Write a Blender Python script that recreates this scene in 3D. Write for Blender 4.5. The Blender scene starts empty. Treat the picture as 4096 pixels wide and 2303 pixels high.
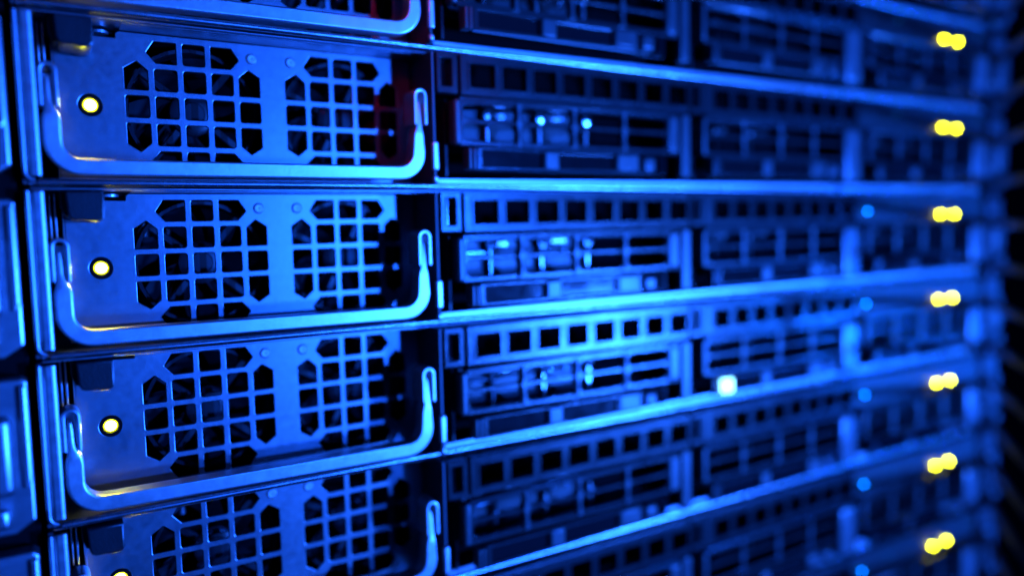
import bpy, bmesh, math, random
from mathutils import Vector, Matrix

random.seed(4)
SC = bpy.context.scene
C = SC.collection
MM = 0.001
U = 44.45                      # one rack unit in mm; all lengths below are mm

# ------------------------------------------------------------------ camera
YAW, PITCH, ROLL = 0.547, 0.079, -0.022
F = 3035.5 / 4096.0            # focal length in picture widths
fw = Vector((math.sin(YAW)*math.cos(PITCH), math.cos(YAW)*math.cos(PITCH), -math.sin(PITCH)))
r0 = Vector((math.cos(YAW), -math.sin(YAW), 0))
u0 = r0.cross(fw)
rt = r0*math.cos(ROLL) + u0*math.sin(ROLL)
up = -r0*math.sin(ROLL) + u0*math.cos(ROLL)
cam_d = bpy.data.cameras.new("camera")
cam = bpy.data.objects.new("camera", cam_d)
C.objects.link(cam)
m = Matrix.Identity(4)
for i in range(3):
    m[i][0], m[i][1], m[i][2] = rt[i], up[i], -fw[i]
m[0][3], m[1][3], m[2][3] = 39.38*MM, -226.6*MM, -58.48*MM
cam.matrix_world = m
cam_d.sensor_width = 36
cam_d.lens = 36*F
cam_d.clip_start = 0.01
cam_d.clip_end = 20
cam_d.dof.use_dof = True
cam_d.dof.focus_distance = 0.216
cam_d.dof.aperture_fstop = 2.85
cam_d.dof.aperture_blades = 0
SC.camera = cam

# ------------------------------------------------------------------ world, lamps, exposure
w = bpy.data.worlds.new("World")
SC.world = w
w.use_nodes = True
bgn = w.node_tree.nodes['Background']
bgn.inputs[0].default_value = (0.0, 0.07, 1.0, 1)
bgn.inputs[1].default_value = 0.0015

def lamp(name, kind, loc, target, power, color, size=50, size_y=None):
    d = bpy.data.lights.new(name, kind)
    d.energy = power
    d.color = color
    if kind == 'AREA':
        d.shape = 'RECTANGLE' if size_y else 'DISK'
        d.size = size*MM
        if size_y:
            d.size_y = size_y*MM
    else:
        d.shadow_soft_size = size*MM
    o = bpy.data.objects.new(name, d)
    C.objects.link(o)
    o.location = Vector(loc)*MM
    dv = (Vector(target)-Vector(loc))
    o.rotation_euler = dv.to_track_quat('-Z', 'Y').to_euler()
    return o

BLUE = (0.007, 0.096, 1.0)
lamp('blue_key_lamp', 'AREA', (960, -1800, -50), (150, 0, -60), 41, BLUE, 80)
lamp('blue_side_lamp', 'AREA', (1590, -1800, -410), (210, 0, -100), 140, (0.012, 0.115, 1.0), 230, 150)
lamp('blue_far_lamp', 'AREA', (2900, -1800, -520), (300, 0, -100), 36, (0.003, 0.10, 1.0), 150)
lamp('blue_fill_lamp', 'AREA', (-500, -1500, 300), (60, 0, -60), 0.6, (0.0, 0.08, 1.0), 500)
lamp('red_lamp', 'SPOT', (20, -260, 170), (146, 4, -14), 0.7, (1.0, 0.01, 0.02), 4)
bpy.data.lights['red_lamp'].spot_size = math.radians(11)
bpy.data.lights['red_lamp'].spot_blend = 0.7
lamp('amber_lamp', 'POINT', (40, -300, 60), (120, 0, 0), 0.0018, (1.0, 0.30, 0.0), 15)

SC.view_settings.view_transform = 'Standard'
SC.view_settings.look = 'None'
SC.view_settings.exposure = 0
SC.view_settings.gamma = 1
SC.render.engine = 'CYCLES'
SC.cycles.max_bounces = 6
SC.cycles.sample_clamp_indirect = 4

# ------------------------------------------------------------------ materials
def mat(name, base, metal=0.0, rough=0.4, spec=0.5, grain=0.0, gscale=4000, rvar=0.0, cvar=0.0,
        coat=0.0, stretch=(1, 1, 1), emit=None, estr=0, smudge=0.0):
    M = bpy.data.materials.new(name)
    M.use_nodes = True
    nt = M.node_tree
    b = nt.nodes['Principled BSDF']
    b.inputs['Base Color'].default_value = (*base, 1)
    b.inputs['Metallic'].default_value = metal
    b.inputs['Roughness'].default_value = rough
    b.inputs['Specular IOR Level'].default_value = spec
    b.inputs['Coat Weight'].default_value = coat
    b.inputs['Coat Roughness'].default_value = 0.12
    tc = nt.nodes.new('ShaderNodeTexCoord')
    mp = nt.nodes.new('ShaderNodeMapping')
    mp.inputs['Scale'].default_value = stretch
    nt.links.new(tc.outputs['Object'], mp.inputs[0])
    if grain:
        n = nt.nodes.new('ShaderNodeTexNoise')
        n.inputs['Scale'].default_value = gscale
        n.inputs['Detail'].default_value = 3
        nt.links.new(mp.outputs[0], n.inputs['Vector'])
        bp = nt.nodes.new('ShaderNodeBump')
        bp.inputs['Strength'].default_value = grain
        bp.inputs['Distance'].default_value = 0.00012
        nt.links.new(n.outputs[0], bp.inputs['Height'])
        nt.links.new(bp.outputs[0], b.inputs['Normal'])
    if rvar or cvar:
        n2 = nt.nodes.new('ShaderNodeTexNoise')
        n2.inputs['Scale'].default_value = gscale*0.12
        n2.inputs['Detail'].default_value = 5
        nt.links.new(mp.outputs[0], n2.inputs['Vector'])
        mr = nt.nodes.new('ShaderNodeMapRange')
        mr.inputs['To Min'].default_value = rough-rvar
        mr.inputs['To Max'].default_value = rough+rvar
        nt.links.new(n2.outputs[0], mr.inputs[0])
        n3 = nt.nodes.new('ShaderNodeTexNoise')       # handling smudges, a centimetre or two across
        n3.inputs['Scale'].default_value = 85
        n3.inputs['Detail'].default_value = 4
        n3.inputs['Distortion'].default_value = 1.2
        m3 = nt.nodes.new('ShaderNodeMapRange')
        m3.inputs['From Min'].default_value = 0.35
        m3.inputs['From Max'].default_value = 0.65
        m3.inputs['To Min'].default_value = -0.014
        m3.inputs['To Max'].default_value = 0.014
        ad = nt.nodes.new('ShaderNodeMath')
        oi = nt.nodes.new('ShaderNodeObjectInfo')
        av = nt.nodes.new('ShaderNodeVectorMath')
        nt.links.new(tc.outputs['Object'], av.inputs[0])
        nt.links.new(oi.outputs['Random'], av.inputs[1])
        nt.links.new(av.outputs[0], n3.inputs['Vector'])
        nt.links.new(n3.outputs[0], m3.inputs[0])
        nt.links.new(mr.outputs[0], ad.inputs[0])
        nt.links.new(m3.outputs[0], ad.inputs[1])
        nt.links.new(ad.outputs[0], b.inputs['Roughness'])
        if cvar:
            mx = nt.nodes.new('ShaderNodeMix')
            mx.data_type = 'RGBA'
            mx.inputs[6].default_value = (*[c*(1-cvar) for c in base], 1)
            mx.inputs[7].default_value = (*[min(1, c*(1+cvar)) for c in base], 1)
            nt.links.new(n2.outputs[0], mx.inputs[0])
            nt.links.new(mx.outputs[2], b.inputs['Base Color'])
    if emit:
        b.inputs['Emission Color'].default_value = (*emit, 1)
        b.inputs['Emission Strength'].default_value = estr
    return M

STEEL = mat('galvanised_steel', (0.30, 0.30, 0.312), 1.0, 0.34, grain=0.22, gscale=4200, rvar=0.05, cvar=0.12)
BRUSH = mat('brushed_steel', (0.48, 0.48, 0.5), 1.0, 0.36, grain=0.30, gscale=1500, rvar=0.06, cvar=0.15, stretch=(0.25, 1, 2.2))
ZINC = mat('cast_zinc', (0.88, 0.8, 0.79), 0.95, 0.34, grain=0.35, gscale=3600, rvar=0.05, cvar=0.1)
LIP = mat('rolled_steel', (0.72, 0.72, 0.74), 1.0, 0.26, grain=0.2, gscale=2500, rvar=0.05, cvar=0.1, stretch=(0.15, 1, 1))
DARKM = mat('dark_steel', (0.10, 0.10, 0.11), 0.9, 0.5, grain=0.2, cvar=0.2, rvar=0.05)
BLACKP = mat('black_plastic', (0.011, 0.011, 0.012), 0.0, 0.33, 0.5, grain=0.5, gscale=2500, rvar=0.06)
GREYP = mat('grey_moulded_plastic', (0.028, 0.028, 0.03), 0.08, 0.19, 0.6, grain=0.45, gscale=1500, rvar=0.05, cvar=0.1)
GLOSSP = mat('glossy_black_plastic', (0.012, 0.012, 0.014), 0.0, 0.085, 0.6, grain=0.02, gscale=900, rvar=0.05)
LEVERP = mat('lever_plastic', (0.08, 0.08, 0.085), 0.2, 0.30, 0.6, grain=0.25, gscale=1200, rvar=0.05, cvar=0.08)
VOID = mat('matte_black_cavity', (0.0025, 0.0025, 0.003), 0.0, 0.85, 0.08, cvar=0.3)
FANP = mat('fan_plastic', (0.016, 0.016, 0.018), 0.0, 0.35, 0.4, rvar=0.04, grain=0.1)
CHROME = mat('bright_nickel', (0.8, 0.8, 0.8), 1.0, 0.22, grain=0.1, rvar=0.05)
RIVET = mat('rivet_alloy', (0.55, 0.5, 0.5), 0.6, 0.5, grain=0.5, gscale=2500, cvar=0.2)
GATEM = mat('gate_steel', (0.22, 0.22, 0.23), 0.9, 0.4, 0.6, grain=0.2, gscale=1500, rvar=0.05)
LED_Y = mat('yellow_led', (0.8, 0.8, 0.1), 0, 0.3, emit=(0.96, 1.0, 0.012), estr=190)
LED_RIM = mat('yellow_led_rim', (0.1, 0.1, 0.0), 0, 0.5, 0.1, emit=(0.95, 1.0, 0.0), estr=2.0)
GLINT = mat('painted_glint', (0.1, 0.1, 0.1), 0, 0.3, emit=(0.22, 0.75, 1.0), estr=6)  # emission stands in for a specular glint, no lamp here
LED_YR = mat('yellow_status_led', (0.1, 0.1, 0.0), 0, 0.5, 0.0, emit=(1.0, 1.0, 0.0), estr=70)
LED_B = mat('blue_status_led', (0.02, 0.05, 0.1), 0, 0.6, 0.1, emit=(0.0, 0.17, 1.0), estr=30)
LED_T = mat('teal_status_led', (0.02, 0.04, 0.1), 0, 0.6, 0.1, emit=(0.0, 0.14, 0.6), estr=1.0)
LENS = mat('clear_lens', (0.2, 0.2, 0.21), 0.4, 0.26, 0.6, grain=0.1)

# ------------------------------------------------------------------ mesh helpers
def finish(me, mt, sharp=35):
    me.materials.clear()
    me.materials.append(mt)
    me.set_sharp_from_angle(angle=math.radians(sharp))
    for p in me.polygons:
        n = p.normal
        if max(abs(n.x), abs(n.y), abs(n.z)) > 0.9995:
            p.use_smooth = False
    return me

def obj(name, me, mt, parent=None, label=None, sharp=35):
    if isinstance(me, bmesh.types.BMesh):
        d = bpy.data.meshes.new(name)
        me.to_mesh(d)
        me.free()
        me = d
    finish(me, mt, sharp)
    o = bpy.data.objects.new(name, me)
    C.objects.link(o)
    if parent:
        o.parent = parent
    if label:
        o['label'] = label
    return o

def box(bm, x0, x1, y0, y1, z0, z1, bev=0.0, seg=2):
    t = bmesh.new()
    vs = [t.verts.new((x*MM, y*MM, z*MM)) for x in (x0, x1) for y in (y0, y1) for z in (z0, z1)]
    for f in ((0, 1, 3, 2), (4, 6, 7, 5), (0, 4, 5, 1), (2, 3, 7, 6), (0, 2, 6, 4), (1, 5, 7, 3)):
        t.faces.new([vs[i] for i in f])
    bmesh.ops.recalc_face_normals(t, faces=t.faces)
    if bev:
        bmesh.ops.bevel(t, geom=list(t.edges), offset=bev*MM, segments=seg, affect='EDGES', profile=0.5)
    d = bpy.data.meshes.new('t')
    t.to_mesh(d); t.free()
    bm.from_mesh(d)
    bpy.data.meshes.remove(d)

def B(*a, **k):
    bm = bmesh.new()
    box(bm, *a, **k)
    return bm

def rot_profile(bm, prof, cx, cz, cy, axis='Y', n=24, ang=2*math.pi):
    """lathe: prof = [(radius, along)]; along measured on +Y from cy"""
    rings = []
    for r, a in prof:
        rings.append([bm.verts.new(((cx+r*math.cos(2*math.pi*i/n))*MM, (cy+a)*MM, (cz+r*math.sin(2*math.pi*i/n))*MM)) for i in range(n)])
    for A, Bq in zip(rings, rings[1:]):
        for i in range(n):
            bm.faces.new((A[i], A[(i+1) % n], Bq[(i+1) % n], Bq[i]))
    if prof[0][0] > 0.0:
        bm.faces.new(rings[0][::-1])
    bm.faces.new(rings[-1])
    bmesh.ops.remove_doubles(bm, verts=bm.verts, dist=1e-8)
    bmesh.ops.recalc_face_normals(bm, faces=bm.faces)

def vcyl(bm, x, y, r, z0, z1, n=16, taper=1.0):
    ra, rb = [], []
    for i in range(n):
        c, s = math.cos(2*math.pi*i/n), math.sin(2*math.pi*i/n)
        ra.append(bm.verts.new(((x+r*c)*MM, (y+r*s)*MM, z0*MM)))
        rb.append(bm.verts.new(((x+r*taper*c)*MM, (y+r*taper*s)*MM, z1*MM)))
    for i in range(n):
        bm.faces.new((ra[i], ra[(i+1) % n], rb[(i+1) % n], rb[i]))
    bm.faces.new(ra[::-1]); bm.faces.new(rb)

def rounded(poly, r, n=4):
    """round every corner of a polygon"""
    out = []
    N = len(poly)
    for i in range(N):
        p, q, s = Vector(poly[i-1]), Vector(poly[i]), Vector(poly[(i+1) % N])
        a, b = (p-q), (s-q)
        la, lb = a.length, b.length
        a.normalize(); b.normalize()
        th = a.angle(b)
        d = min(r/math.tan(th/2), la*0.48, lb*0.48)
        A, Bq = q+a*d, q+b*d
        for k in range(n+1):
            t = k/n
            out.append(tuple((1-t)**2*A + 2*t*(1-t)*q + t*t*Bq))
    return out

def rect(x0, x1, z0, z1, r=0.5, n=3):
    return rounded([(x0, z0), (x1, z0), (x1, z1), (x0, z1)], r, n)

def plate(outer, holes, y0, y1, bev=0.15):
    """sheet in the XZ plane between y0 (front) and y1, with real holes and rounded edges"""
    cu = bpy.data.curves.new('c', 'CURVE')
    cu.dimensions = '2D'
    cu.fill_mode = 'BOTH'
    cu.extrude = max(((y1-y0)/2-bev)*MM, 1e-6)
    cu.bevel_depth = bev*MM
    cu.bevel_resolution = 1
    cu.offset = -bev*MM
    for pl in [outer]+holes:
        s = cu.splines.new('POLY')
        s.points.add(len(pl)-1)
        for i, (x, z) in enumerate(pl):
            s.points[i].co = (x*MM, z*MM, 0, 1)
        s.use_cyclic_u = True
    o = bpy.data.objects.new('c', cu)
    C.objects.link(o)
    dg = bpy.context.evaluated_depsgraph_get()
    me = bpy.data.meshes.new_from_object(o.evaluated_get(dg))
    bpy.data.objects.remove(o)
    bpy.data.curves.remove(cu)
    # curve plane (x, y) -> (x, z); extrusion axis -> y
    R = Matrix(((1, 0, 0, 0), (0, 0, -1, (y0+y1)/2*MM), (0, 1, 0, 0), (0, 0, 0, 1)))
    me.transform(R)
    bm = bmesh.new()
    bm.from_mesh(me)
    bmesh.ops.remove_doubles(bm, verts=bm.verts, dist=1e-7)
    bmesh.ops.recalc_face_normals(bm, faces=bm.faces)
    bm.to_mesh(me)
    bm.free()
    return me

def join(bm, me):
    bm.from_mesh(me)
    bpy.data.meshes.remove(me)

def sweep(bm, pts, widths, y0, y1, rad, closed_ends=True, tilt=None):
    """rounded-rectangle section swept along an XZ path. widths per point; y0/y1 may be lists"""
    n = len(pts)
    rings = []
    for i in range(n):
        a = Vector(pts[max(i-1, 0)]); b = Vector(pts[min(i+1, n-1)])
        t = (b-a).normalized()
        nr = Vector((-t.y, t.x))
        wv = widths[i]/2
        f0 = y0[i] if isinstance(y0, list) else y0
        f1 = y1[i] if isinstance(y1, list) else y1
        rr = min(rad, wv*0.9)
        sec = rounded([(-wv, f0), (wv, f0), (wv, f1), (-wv, f1)], rr, 4)
        rings.append([bm.verts.new(((pts[i][0]+nr.x*s)*MM, y*MM, (pts[i][1]+nr.y*s)*MM)) for s, y in sec])
    k = len(rings[0])
    for A, Bq in zip(rings, rings[1:]):
        for i in range(k):
            bm.faces.new((A[i], A[(i+1) % k], Bq[(i+1) % k], Bq[i]))
    bm.faces.new(rings[0][::-1]); bm.faces.new(rings[-1])
    bmesh.ops.recalc_face_normals(bm, faces=bm.faces)

def arc(cx, cz, r, a0, a1, n=8):
    return [(cx+r*math.cos(math.radians(a0+(a1-a0)*i/n)), cz+r*math.sin(math.radians(a0+(a1-a0)*i/n))) for i in range(n+1)]

def extr_x(bm, sec, x0, x1):
    """extrude a YZ polygon along X"""
    a = [bm.verts.new((x0*MM, y*MM, z*MM)) for y, z in sec]
    b = [bm.verts.new((x1*MM, y*MM, z*MM)) for y, z in sec]
    n = len(sec)
    for i in range(n):
        bm.faces.new((a[i], a[(i+1) % n], b[(i+1) % n], b[i]))
    bm.faces.new(a[::-1]); bm.faces.new(b)
    bmesh.ops.recalc_face_normals(bm, faces=bm.faces)

def extr_z(bm, sec, z0, z1):
    a = [bm.verts.new((x*MM, y*MM, z0*MM)) for x, y in sec]
    b = [bm.verts.new((x*MM, y*MM, z1*MM)) for x, y in sec]
    n = len(sec)
    for i in range(n):
        bm.faces.new((a[i], a[(i+1) % n], b[(i+1) % n], b[i]))
    bm.faces.new(a[::-1]); bm.faces.new(b)
    bmesh.ops.recalc_face_normals(bm, faces=bm.faces)

# ------------------------------------------------------------------ one server
def thing(name, label, cat, loc=(0, 0, 0), group=None):
    o = bpy.data.objects.new(name, None)
    o.empty_display_size = 0.01
    C.objects.link(o)
    o.location = Vector(loc)*MM
    o['label'] = label
    o['category'] = cat
    if group:
        o['group'] = group
    return o

def grille_holes(cx, cz, p=7.67, h=5.98):
    """5x5 field of punched holes without its corners, the ones next to the corners pointed"""
    H = []
    a = h/2
    for i in range(-2, 3):
        for j in range(-2, 3):
            if abs(i) == 2 and abs(j) == 2:
                continue
            x, z = i*p, j*p
            if abs(j) == 2 and abs(i) == 1:
                s = 1 if i > 0 else -1
                t = 1 if j > 0 else -1
                xi = x - s*a
                P = [(xi, z+t*a), (xi, z-t*a), (x+s*2.4, z-t*a), (s*12.5, t*15.1), (s*10.4, z+t*a)]
                H.append(rounded([(cx+q[0], cz+q[1]) for q in P], 0.32, 3))
            elif abs(i) == 2 and abs(j) == 1:
                s = 1 if i > 0 else -1
                t = 1 if j > 0 else -1
                zi = z - t*a
                P = [(x+s*a, zi), (x-s*a, zi), (x-s*a, z+t*2.4), (s*15.1, t*12.5), (x+s*a, t*10.4)]
                H.append(rounded([(cx+q[0], cz+q[1]) for q in P], 0.32, 3))
            else:
                H.append(rect(cx+x-a, cx+x+a, cz+z-a, cz+z+a, 0.75))
    return H

def fan(parent, cx, cz, y, phase):
    fr = bmesh.new()
    n = 32
    prof = [(17.6, 0), (18.6, 0), (18.6, 10), (17.6, 10)]
    rings = []
    for r, a in prof:
        rings.append([fr.verts.new(((cx+r*math.cos(2*math.pi*i/n))*MM, (y+a)*MM, (cz+r*math.sin(2*math.pi*i/n))*MM)) for i in range(n)])
    for q in range(4):
        A, Bq = rings[q], rings[(q+1) % 4]
        for i in range(n):
            fr.faces.new((A[i], A[(i+1) % n], Bq[(i+1) % n], Bq[i]))
    for k in range(4):
        a = math.radians(phase*0.5+45+90*k)
        t = bmesh.new()
        box(t, 7, 18, -0.1+y, 1.6+y, -1.1, 1.1, 0.3, 1)
        for v in t.verts:
            x, z = v.co.x, v.co.z
            v.co.x = x*math.cos(a)-z*math.sin(a)+cx*MM
            v.co.z = x*math.sin(a)+z*math.cos(a)+cz*MM
        d = bpy.data.meshes.new('t'); t.to_mesh(d); t.free(); join(fr, d)
    o = obj('fan', fr, FANP, parent)
    hub = bmesh.new()
    rot_profile(hub, [(0.01, 0.4), (3.0, 0.4), (3.4, 0.8), (5.6, 0.9), (6.4, 1.5), (6.6, 9)], cx, cz, y, n=24)
    obj('fan_hub', hub, FANP, parent)
    bl = bmesh.new()
    for k in range(7):
        a0 = math.radians(phase+k*360/7)
        g = []
        for i in range(6):
            r = 6.4+(17.2-6.4)*i/5
            row = []
            for j in range(5):
                t = j/4
                aa = a0 + t*0.62 + i*0.085
                yy = y+2.2+t*6.0
                row.append(bl.verts.new(((cx+r*math.cos(aa))*MM, yy*MM, (cz+r*math.sin(aa))*MM)))
            g.append(row)
        for i in range(5):
            for j in range(4):
                bl.faces.new((g[i][j], g[i][j+1], g[i+1][j+1], g[i+1][j]))
    bl.normal_update()
    obj('fan_blades', bl, FANP, parent)

def ring_disc(bm, cx, cz, cy, r, h, n=20):
    rot_profile(bm, [(0.01, 0), (r*0.55, 0.02*h), (r*0.9, 0.35*h), (r, h)], cx, cz, cy, n=n)

def build_server(root):
    # --- chassis: folded tray with a rolled front lip
    bm = bmesh.new()
    lip = [(1.4, 0.0), (1.3, 0.55), (0.6, 0.92), (-0.2, 0.95), (-0.75, 0.6), (-0.95, 0.0), (-0.75, -0.6), (-0.2, -0.9), (0.6, -0.9), (1.2, -0.6)]
    extr_x(bm, lip, 38.3, 483)
    obj('front_lip', bm, LIP, root, sharp=50)
    bm = bmesh.new()
    box(bm, 36.4, 483.0, 1.1, 125, -0.45, 0.35)
    box(bm, 150.0, 483.0, 0.9, 1.6, 0.5, 2.6, 0.2)
    obj('tray_floor', bm, BRUSH, root)
    bm = bmesh.new()
    box(bm, 36.4, 483.0, 1.8, 125, 42.75, 43.25, 0.1, 1)
    obj('top_cover', bm, STEEL, root)
    # left wall, its folded flange and the wrapped corner
    bm = bmesh.new()
    sec = [(36.3, 0.7)] + [(36.55+0.35*math.cos(a), 0.2+0.55*math.sin(a)) for a in (3.4, 3.9, 4.4)] + \
          [(37.1, -0.45), (38.4, -0.45)] + [(38.75+0.65*math.cos(a), 0.2+0.6*math.sin(a)) for a in (4.9, 5.4, 5.9, 6.4)] + [(39.3, 1.0), (38.9, 1.2)]
    extr_z(bm, sec, 1.75, 42.1)
    obj('side_flange', bm, BRUSH, root, sharp=50)
    bm = bmesh.new()
    path = [(35.55, 42.2), (35.55, 20), (35.55, 3.0)] + arc(37.95, 2.9, 2.4, 180, 262, 7)
    sweep(bm, path, [1.05]*len(path), -0.6, 1.2, 0.4)
    obj('wrapped_edge', bm, BRUSH, root, sharp=50)
    bm = bmesh.new()
    box(bm, 35.1, 36.1, 1.3, 125, -0.3, 42.6)
    obj('side_wall', bm, DARKM, root)
    # --- bay between flange and divider
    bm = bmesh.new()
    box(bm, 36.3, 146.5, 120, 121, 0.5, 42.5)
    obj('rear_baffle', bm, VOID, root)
    # --- divider sheet
    bm = bmesh.new()
    box(bm, 146.6, 147.4, -4.2, 120, 0.45, 42.6, 0.15, 1)
    dv = obj('divider_wall', bm, DARKM, root)
    bm = bmesh.new()
    box(bm, 145.9, 148.0, -5.2, -3.6, 4.9, 13.9, 0.5, 3)
    obj('divider_tab', bm, ZINC, dv)
    bm = bmesh.new()
    box(bm, 146.1, 147.9, -5.0, -3.6, 1.1, 3.1, 0.6, 3)
    obj('divider_tab', bm, ZINC, dv)

    # --- power supply: face plate with two punched fan grilles
    Y = 12.0
    g1, g2 = (78.55, 22.1), (122.95, 22.1)
    outer = [(43.0, 1.6), (146.2, 1.6), (146.2, 42.35), (59.4, 42.35), (58.6, 41.8), (58.5, 40.45), (51.0, 40.45), (51.0, 42.35), (43.0, 42.35)]
    led = [(51.55+2.95*math.cos(2*math.pi*i/28), 21.8+2.95*math.sin(2*math.pi*i/28)) for i in range(28)]
    me = plate(outer, grille_holes(*g1)+grille_holes(*g2)+[led], Y, Y+1.0, 0.22)
    psu = obj('power_supply', me, STEEL, root)
    # the folded head rail above the face plate
    bm = bmesh.new()
    box(bm, 59.5, 146.2, 3.2, 12.1, 42.42, 42.72, 0.08, 1)
    obj('top_rail', bm, STEEL, psu)
    bm = bmesh.new()
    extr_z(bm, [(42.95, 12.6), (43.6, 11.85), (43.9, 12.3), (43.5, 13.2)], 2, 42)
    obj('plate_fold', bm, STEEL, psu, sharp=50)
    # dark casing behind
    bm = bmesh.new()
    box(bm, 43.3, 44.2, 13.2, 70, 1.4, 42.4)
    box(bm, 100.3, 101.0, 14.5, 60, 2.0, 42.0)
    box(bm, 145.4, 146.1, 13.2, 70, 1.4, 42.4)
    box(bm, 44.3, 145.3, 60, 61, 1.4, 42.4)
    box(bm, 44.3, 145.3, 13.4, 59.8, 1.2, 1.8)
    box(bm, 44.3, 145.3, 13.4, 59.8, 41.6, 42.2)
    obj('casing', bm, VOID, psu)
    fan(psu, g1[0]+0.3, 22.0, 18.5, 12)
    fan(psu, g2[0]+0.1, 22.0, 18.5, 37)
    # soldered parts glimpsed through the holes
    for x, z, r in ((88, 12, 2.2), (64, 33, 2.4), (71, 33.5, 1.3), (131, 13, 2.0), (112, 35, 2.2), (119, 12, 1.6)):
        bm = bmesh.new()
        vcyl(bm, x, 32, r, z-3, z+3, 12, 0.9)
        obj('capacitor', bm, DARKM, psu)
    # led
    bm = bmesh.new()
    n = 28
    rings = [[bm.verts.new(((51.55+r*math.cos(2*math.pi*i/n))*MM, y*MM, (21.8+r*math.sin(2*math.pi*i/n))*MM)) for i in range(n)]
             for r, y in ((2.92, 12.0), (2.92, 17), (1.9, 17), (1.9, 12.1), (2.0, 11.95))]
    for q in range(5):
        A, Bq = rings[q], rings[(q+1) % 5]
        for i in range(n):
            bm.faces.new((A[i], A[(i+1) % n], Bq[(i+1) % n], Bq[i]))
    bmesh.ops.recalc_face_normals(bm, faces=bm.faces)
    obj('led_socket', bm, VOID, psu)
    bm = bmesh.new()
    rot_profile(bm, [(0.01, -0.32), (0.6, -0.3), (1.1, -0.22), (1.5, -0.1), (1.5, 0.3)], 51.55, 21.8, 12.45, n=24)
    obj('led_lamp', bm, LED_Y, psu, label='glowing yellow round led')
    bm = bmesh.new()
    rot_profile(bm, [(1.3, -0.05), (1.7, 0.02), (1.8, 0.3), (1.8, 3.5)], 51.55, 21.8, 12.45, n=24)
    obj('led_rim', bm, LED_RIM, psu)
    for rx in (94.8, 106.4):
        bm = bmesh.new()
        rot_profile(bm, [(0.01, 0.28), (0.25, 0.3), (0.3, 0.02), (1.1, 0.0), (1.55, 0.2), (1.75, 0.52)], rx, 38.0, 11.55, n=20)
        obj('rivet', bm, RIVET, psu)
    # little rolled screw head in the notch
    bm = bmesh.new()
    vcyl(bm, 54.8, 13.6, 2.3, 41.4, 42.1, 18)
    obj('screw', bm, ZINC, psu)
    # black release latch: ribbed block with a curved lower edge
    bm = bmesh.new()
    low = [(44.2, 36.3), (44.7, 35.2), (45.6, 34.75), (48.0, 34.7), (49.6, 34.35), (51.2, 34.45), (52.1, 34.9), (52.5, 35.9)]
    join(bm, plate(low+[(52.5, 42.2), (43.9, 42.2)], [], -1.0, 11.4, 0.45))
    join(bm, plate([(43.6, 36.0), (44.3, 35.8), (44.3, 42.2), (42.6, 42.2), (42.6, 38.5)], [], 2.5, 11.0, 0.3))
    lt = obj('release_latch', bm, BLACKP, psu)
    for gx in (45.0, 46.3, 47.6):
        obj('latch_rib', B(gx, gx+0.55, -2.3, -0.6, 35.4, 42.0, bev=0.22), BLACKP, lt)
    # bail handle
    L, Rr, Zb, ra = 42.05, 141.9, 4.05, 6.6
    pts = [(41.55, 26.6), (41.55, 24.5), (41.55, 21.5), (41.62, 20.0), (41.85, 18.6), (42.05, 17.2), (L, 16.0), (L, 13.5)]
    wd = [0.9, 1.35, 1.55, 1.8, 2.5, 3.7, 4.15, 4.15]
    c1 = arc(L+ra, Zb+ra, ra, 180, 270, 10)
    c2 = arc(Rr-ra, Zb+ra, ra, 270, 360, 10)
    mid = [(L+ra+(Rr-L-2*ra)*i/6, Zb) for i in range(1, 6)]
    pts += c1+mid+c2
    wd += [4.15]*(len(c1)+len(mid)+len(c2))
    e = [(Rr, 13.5), (Rr, 15.2), (Rr+0.05, 16.6), (Rr+0.2, 18.2), (Rr+0.35, 20.0), (Rr+0.4, 22.0), (Rr+0.4, 24.5), (Rr+0.4, 26.4)]
    pts += e
    wd += [3.7, 3.6, 3.2, 2.3, 1.7, 1.5, 1.35, 0.9]
    n = len(pts)
    tt = [(p[0]-L)/(Rr-L) for p in pts]
    ys0 = [-1.0-2.7*t for t in tt]
    ys1 = [4.0-2.2*t for t in tt]
    for i, q in ((0, 0.8), (1, 0.5), (2, 0.35), (3, 0.2), (4, 0.1)):
        ys0[i] += q
        ys0[n-1-i] += q
    bm = bmesh.new()
    sweep(bm, pts, wd, ys0, ys1, 0.5)
    obj('bail_handle', bm, ZINC, psu, sharp=60)
    # clips that hold the ends of the bail
    for cx, hw, y0, y1 in ((41.75, 2.35, -0.2, 7.0), (142.35, 2.35, -4.6, 4.0)):
        p = [(cx-hw+0.6, 19.2), (cx-hw+0.6, 24), (cx-hw+0.6, 28.2)] + arc(cx, 28.1, hw-0.6, 180, 0, 8)[1:-1] + [(cx+hw-0.6, 28.2), (cx+hw-0.6, 24), (cx+hw-0.6, 19.2)]
        bm = bmesh.new()
        sweep(bm, p, [1.15]*len(p), y0, y1, 0.4)
        box(bm, cx-1.6, cx+1.6, y1-1.6, y1-0.8, 19.6, 28.4, 0.15, 1)
        obj('handle_clip', bm, BRUSH if cx < 100 else ZINC, psu, sharp=50)
    bm = bmesh.new()
    box(bm, 40.0, 40.6, 9.5, 10.3, 29.5, 42.0, 0.2, 1)
    box(bm, 41.2, 41.8, 9.0, 9.8, 29.5, 42.0, 0.2, 1)
    obj('spring_rods', bm, BRUSH, psu)

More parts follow.
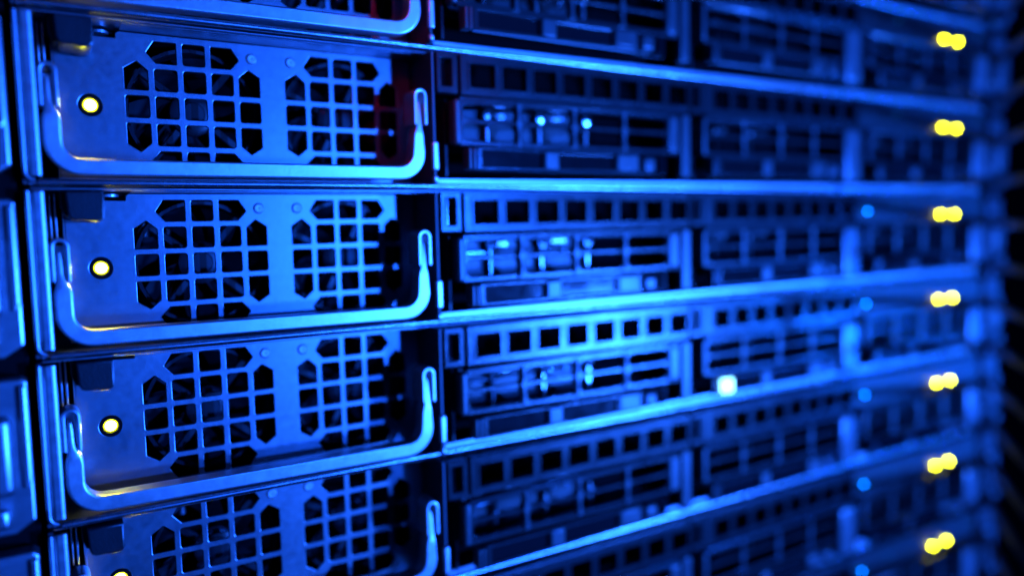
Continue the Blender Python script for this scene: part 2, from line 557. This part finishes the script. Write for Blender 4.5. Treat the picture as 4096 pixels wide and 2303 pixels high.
    # --- vent strips above the drive bays
    def vents(x0, x1, hx, pitch, hwid, n):
        P = rect(x0, x1, 29.2, 42.5, 0.5)
        holes = [rect(hx+i*pitch, hx+i*pitch+hwid, 31.9, 39.6, 0.3, 2) for i in range(n)]
        me = plate(P, holes, -5.0, -1.5, 0.35)
        bm = bmesh.new()
        bm.from_mesh(me)
        for i in range(n):                       # raised rim round every opening
            a, b = hx+i*pitch, hx+i*pitch+hwid
            join(bm, plate(rect(a-0.9, b+0.9, 31.0, 40.5, 0.4, 2), [rect(a, b, 31.9, 39.6, 0.3, 2)], -5.35, -4.7, 0.15))
        v = obj('vent_strip', bm, GREYP, root)
        obj('vent_baffle', B(x0+0.5, x1-0.5, 14, 15, 29.5, 42.3), VOID, v)
        return v
    vents(156.5, 257.5, 160.0, 12.38, 9.4, 8)
    vents(265.6, 366.0, 271.3, 11.8, 8.9, 8)
    for x0, x1, hx0, hx1 in ((147.9, 155.5, 149.6, 153.4), (258.2, 265.2, 259.6, 262.9)):
        bm = bmesh.new()
        join(bm, plate(rect(x0, x1, 29.4, 42.5, 0.4), [rect(hx0, hx1, 31.7, 40.4, 0.3)], -5.2, -1.0, 0.4))
        pt = obj('pull_tab', bm, GREYP, root)
        obj('tab_window', B(hx0-0.5, hx1+0.5, -2.0, -1.2, 31.2, 41.0), GLOSSP, pt)
    # control panel over the third bay
    bm = bmesh.new()
    join(bm, plate(rect(366.4, 478.0, 29.2, 42.5, 0.5), [], -4.2, -1.5, 0.35))
    for a in (398, 410, 421):
        box(bm, a, a+7, -4.6, -4.0, 31, 40.5, 0.25, 1)
    cp = obj('control_panel', bm, BLACKP, root)
    for x in (436.6, 449.4):
        bm = bmesh.new()
        ring_disc(bm, x, 32.6, -5.4, 0.6, 1.1, 16)
        obj('status_led', bm, LED_YR, cp, label='yellow status led on the right of the panel')
    for x, z, r, mt in ((374.6, 34.6, 0.6, LED_B), (397.0, 37.2, 0.6, LED_T), (470.0, 38.0, 0.5, LED_T)):
        bm = bmesh.new()
        ring_disc(bm, x, z, -4.9, r, 0.9, 14)
        obj('indicator_dot', bm, mt, cp)

    # --- three hot-swap drive carriers
    for ci, (X0, s) in enumerate(((152.9, 1.0), (263.0, 0.975), (370.9, 0.985))):
        def fx(v):
            return X0+(v-152.9)*s
        holes = []
        for z0, z1 in ((21.5, 26.2), (14.6, 20.0)):
            for a, b in ((156.6, 177.0), (179.2, 200.2), (202.3, 222.8), (225.0, 244.4)):
                holes.append(rounded([(fx(a), z0), (fx(b), z0), (fx(b), z1), (fx(a), z1)], (z1-z0)/2, 5))
        bm = bmesh.new()
        join(bm, plate(rect(fx(155.2), fx(251.2), 12.7, 28.4, 0.6), holes, -6.0, -3.4, 0.4))
        box(bm, fx(155.0), fx(251.2), -6.5, -3.2, 27.2, 28.5, 0.35)
        car = obj('drive_carrier', bm, GREYP, root)
        for a in (177.6, 200.7, 223.4):           # swelling ribs between the slots
            bm = bmesh.new()
            sweep(bm, [(fx(a), z) for z in (13.6, 14.4, 17.3, 19.8, 20.75, 21.7, 24, 26.4, 27.2)],
                  [3.2, 2.2, 1.7, 2.4, 4.0, 2.4, 1.7, 2.2, 3.2], -6.9, -5.0, 0.8)
            obj('slot_rib', bm, LEVERP, car, sharp=60)
        obj('end_block', B(fx(244.6), fx(250.6), -7.0, -4.5, 13.2, 27.4, bev=1.1, seg=3), LEVERP, car)
        obj('edge_bar', B(fx(152.9), fx(155.6), -7.0, -2.0, 13.1, 27.6, bev=0.9, seg=3), LEVERP, car)
        obj('carrier_side', B(fx(152.0), fx(152.8), -1.5, 100, 3.0, 28.0, bev=0.2), BLACKP, car)
        # drive seen through the slots
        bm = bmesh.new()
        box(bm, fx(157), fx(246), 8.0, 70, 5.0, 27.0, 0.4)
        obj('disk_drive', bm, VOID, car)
        if True:
            bm = bmesh.new()
            for px in (170.4, 191.9, 212.5):
                vcyl(bm, fx(px), 3.6, 1.15, 14.0, 25.2, 14)
                vcyl(bm, fx(px), 3.2, 2.1, 24.6, 26.3, 14, 0.6)
                rot_profile(bm, [(0.01, 0), (1.6, 0.3), (1.9, 1.0), (1.9, 2.5)], fx(px), 24.6, 1.5, n=14)
            box(bm, fx(161.2), fx(169.0), 3.2, 4.4, 21.6, 22.6, 0.3)
            box(bm, fx(194.6), fx(203.4), 3.2, 4.8, 24.2, 26.2, 0.5)
            box(bm, fx(173.6), fx(178.5), 3.8, 4.8, 23.6, 25.9, 0.5)
            rot_profile(bm, [(0.01, 0), (0.6, 0.1), (1.0, 0.6), (1.0, 2.0)], fx(195.7), 22.0, 3.0, n=14)
            rot_profile(bm, [(0.01, 0), (0.6, 0.1), (1.0, 0.6), (1.0, 2.0)], fx(202.4), 22.0, 3.0, n=14)
            obj('drive_terminals', bm, CHROME if ci == 0 else BLACKP, car)['kind'] = 'stuff'
            bm = bmesh.new()
            box(bm, fx(158), fx(214), 5.2, 7.8, 13.5, 26.5, 0.3)
            obj('circuit_board', bm, BLACKP if ci == 0 else VOID, car)
        # release lever under the slots
        bm = bmesh.new()
        join(bm, plate(rect(fx(159.6), fx(228.6), 4.9, 12.3, 0.5), [rect(fx(161.8), fx(185.4), 6.0, 11.2, 0.3), rect(fx(192.4), fx(216.9), 6.0, 11.2, 0.3)], -9.0, -6.6, 0.35))
        lv = obj('release_lever', bm, GREYP, car)
        obj('lever_ridge', B(fx(156.5), fx(157.8), -9.4, -5.0, 5.0, 12.0, bev=0.5, seg=3), LEVERP, car)
        obj('lever_ridge', B(fx(158.1), fx(159.4), -9.4, -5.0, 5.0, 12.0, bev=0.5, seg=3), LEVERP, car)
        obj('lever_pad', B(fx(185.8), fx(192.0), -9.6, -7.0, 5.4, 11.9, bev=0.8, seg=3), LEVERP, car)
        obj('lever_pad', B(fx(217.5), fx(227.8), -9.6, -7.0, 5.4, 11.9, bev=0.8, seg=3), LEVERP, car)
        if ci == 1:  # added glowing tile that paints the lamp's glint on the lever end
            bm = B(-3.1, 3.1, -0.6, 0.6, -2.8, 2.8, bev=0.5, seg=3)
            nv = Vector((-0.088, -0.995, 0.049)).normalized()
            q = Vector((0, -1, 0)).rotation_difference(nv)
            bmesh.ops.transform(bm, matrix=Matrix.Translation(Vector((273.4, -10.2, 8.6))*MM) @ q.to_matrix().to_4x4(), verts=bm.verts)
            obj('lever_glint', bm, GLINT, car, label='painted white square glint on the drive lever')
        bm = bmesh.new()
        box(bm, fx(161.0), fx(217.6), -7.9, -7.0, 5.6, 11.6, 0.2)
        obj('label_window', bm, GLOSSP, car)
        obj('release_button', B(fx(229.6), fx(236.2), -9.8, -5.0, 5.2, 11.3, bev=1.6, seg=4), LEVERP, car)
        bm = bmesh.new()
        join(bm, plate(rect(fx(229.0), fx(243.6), 4.6, 12.0, 1.0), [], -6.6, -5.0, 0.3))
        for q in (237.6, 239.2, 240.8):
            box(bm, fx(q), fx(q+0.8), -7.3, -6.0, 5.4, 11.2, 0.25)
        obj('button_surround', bm, GLOSSP, car)
        bm = bmesh.new()
        if ci == 0:
            box(bm, fx(251.9), fx(256.8), -6.6, -3.0, 4.2, 28.4, 0.8, 3)
            zs = (7.5, 11.0, 15.2, 18.6, 22.0, 25.6)
        else:
            box(bm, fx(243.4), fx(257.2), -8.2, -3.0, 3.6, 27.9, 2.2, 4)
            zs = (16.0, 22.0)
        st = obj('light_pipe_strip', bm, LENS if ci else LEVERP, car)
        for z in zs:
            bm = bmesh.new()
            ring_disc(bm, fx(254.5), z, -7.5 if ci == 0 else -8.9, 1.05, 1.0, 14)
            obj('light_pipe', bm, LENS, st)

    # --- rack ears with their clamp covers
    def ear(sx, x_in):
        def X(v):
            return x_in+sx*v
        def rng(a, b):
            return (min(X(a), X(b)), max(X(a), X(b)))
        bm = bmesh.new()
        # main cover, lower inner corner cut away
        P = [(X(0), 4.0), (X(0), 39.3), (X(1.2), 40.2), (X(16.5), 40.2), (X(16.5), 1.0), (X(4.5), 1.0)]
        join(bm, plate(rounded(P, 0.6, 3), [], -3.4, 3.0, 0.6))
        join(bm, plate(rounded([(X(0.2), 14.2), (X(0.2), 38.6), (X(2.2), 38.6), (X(2.2), 12.6), (X(1.2), 12.6)], 0.5, 3), [], -4.6, -3.0, 0.6))
        a, b = rng(3.6, 15.5)
        box(bm, a, b, -6.2, -3.0, 11.5, 31.5, 2.0, 4)
        e = obj('rack_ear', bm, BRUSH if sx < 0 else LEVERP, root)
        a, b = rng(5.0, 12.0)  # knurled clamp screw
        obj('thumb_screw', B(a, b, -8.6, -6.0, 4.0, 9.5, bev=1.4, seg=3), BRUSH if sx < 0 else LEVERP, e)
        return e
    ear(-1, 32.9)
    ear(1, 483.6)

proto = thing('rack_server', '', 'server')
build_server(proto)
kids = {}
def children(o):
    return [c for c in bpy.data.objects if c.parent == o]
DOT = next(o.name for o in bpy.data.objects if o.name.startswith('indicator_dot') and o.data.materials[0] == LED_B)
KIDS = [(c, children(c)) for c in children(proto)]

LABELS = {
    -1: 'server above all others, only its right end and bottom lip inside the frame',
    0: 'topmost server with its pull handle and lower grille edge cut off by the frame',
    1: 'second server down, topmost one showing its whole twin grille and yellow light',
    2: 'third server down, at eye level with its lip running nearly horizontal',
    3: 'fourth server down, brightest vent strip with cyan glare between square holes',
    4: 'fifth server down, its left yellow light half cut by the bottom edge',
    5: 'sixth server down, only its square vents and right half in view',
    6: 'lowest server, only its right end with a yellow light pair in the bottom corner',
}
for k in range(-1, 7):
    if k == -1:
        root = proto
    else:
        root = proto.copy()
        C.objects.link(root)
        for c, gs in KIDS:
            cc = c.copy()
            C.objects.link(cc)
            cc.parent = root
            for g in gs:
                if (g.name.startswith('lever_glint') and k != 3) or (g.name == DOT and k < 2):
                    continue
                gg = g.copy()
                C.objects.link(gg)
                gg.parent = cc
                if g.name.startswith('bail_handle'):       # each bail hangs a little differently on its pivots
                    a = math.radians(random.uniform(-1.2, 1.2))
                    pv = Vector((0, 3.0, 25.0))*MM
                    Rm = Matrix.Rotation(a, 4, 'X')
                    gg.location = pv - (Rm @ pv)
                    gg.rotation_euler = (a, 0, 0)
                if g.name.startswith('fan_blades'):
                    cxx = 78.85 if g.name == 'fan_blades' else 123.05
                    a = random.uniform(0, 6.28)
                    pv = Vector((cxx, 0, 22.0))*MM
                    Rm = Matrix.Rotation(a, 4, 'Y')
                    gg.location = pv - (Rm @ pv)
                    gg.rotation_euler = (0, a, 0)
    root['label'] = LABELS[k]
    root['group'] = 'one unit servers stacked in the rack'
    root.location = (random.uniform(-0.12, 0.12)*MM, random.uniform(-0.15, 0.15)*MM, -U*k*MM)

for c, gs in KIDS:
    for g in gs:
        if g.name in ('lever_glint', DOT):
            bpy.data.objects.remove(g)

# ------------------------------------------------------------------ the rack round them
rack = thing('server_rack', 'black steel rack posts and rear panel holding the stacked servers', 'rack')
z0, z1 = -44.45*7.2, 44.45*2.4
obj('rack_post', B(12, 33.5, 4.5, 60, z0, z1, bev=0.5), VOID, rack)
obj('rack_post', B(484.5, 506, 4.5, 60, z0, z1, bev=0.5), VOID, rack)
obj('rear_panel', B(12, 506, 140, 141, z0, z1), VOID, rack)

# open gate at the right edge: two stiles and level rails, one per half unit
gate = thing('rack_gate', 'open dark gate of level rails blurred at the right edge beside the servers', 'gate', (497, 1, 0))
d = Vector((-0.80, -0.60)); nn = Vector((0.60, -0.80))
def strut(t0, t1, th, za, zb):
    bm = bmesh.new()
    q = [d*t0-nn*th, d*t1-nn*th, d*t1+nn*th, d*t0+nn*th]
    extr_z(bm, [(v.x, v.y) for v in q], za, zb)
    bmesh.ops.bevel(bm, geom=list(bm.edges), offset=0.5*MM, segments=2, affect='EDGES')
    return bm
obj('stile', strut(0, 3, 1.5, z0, z1), DARKM, gate)
obj('stile', strut(112, 116, 1.5, z0, z1), DARKM, gate)
k = -U*6.95
while k < U*2:
    obj('rail', strut(3.1, 111.9, 1.2, k, k+4.2), DARKM, gate)
    k += U/2
w2 = bpy.context.view_layer
w2.update()
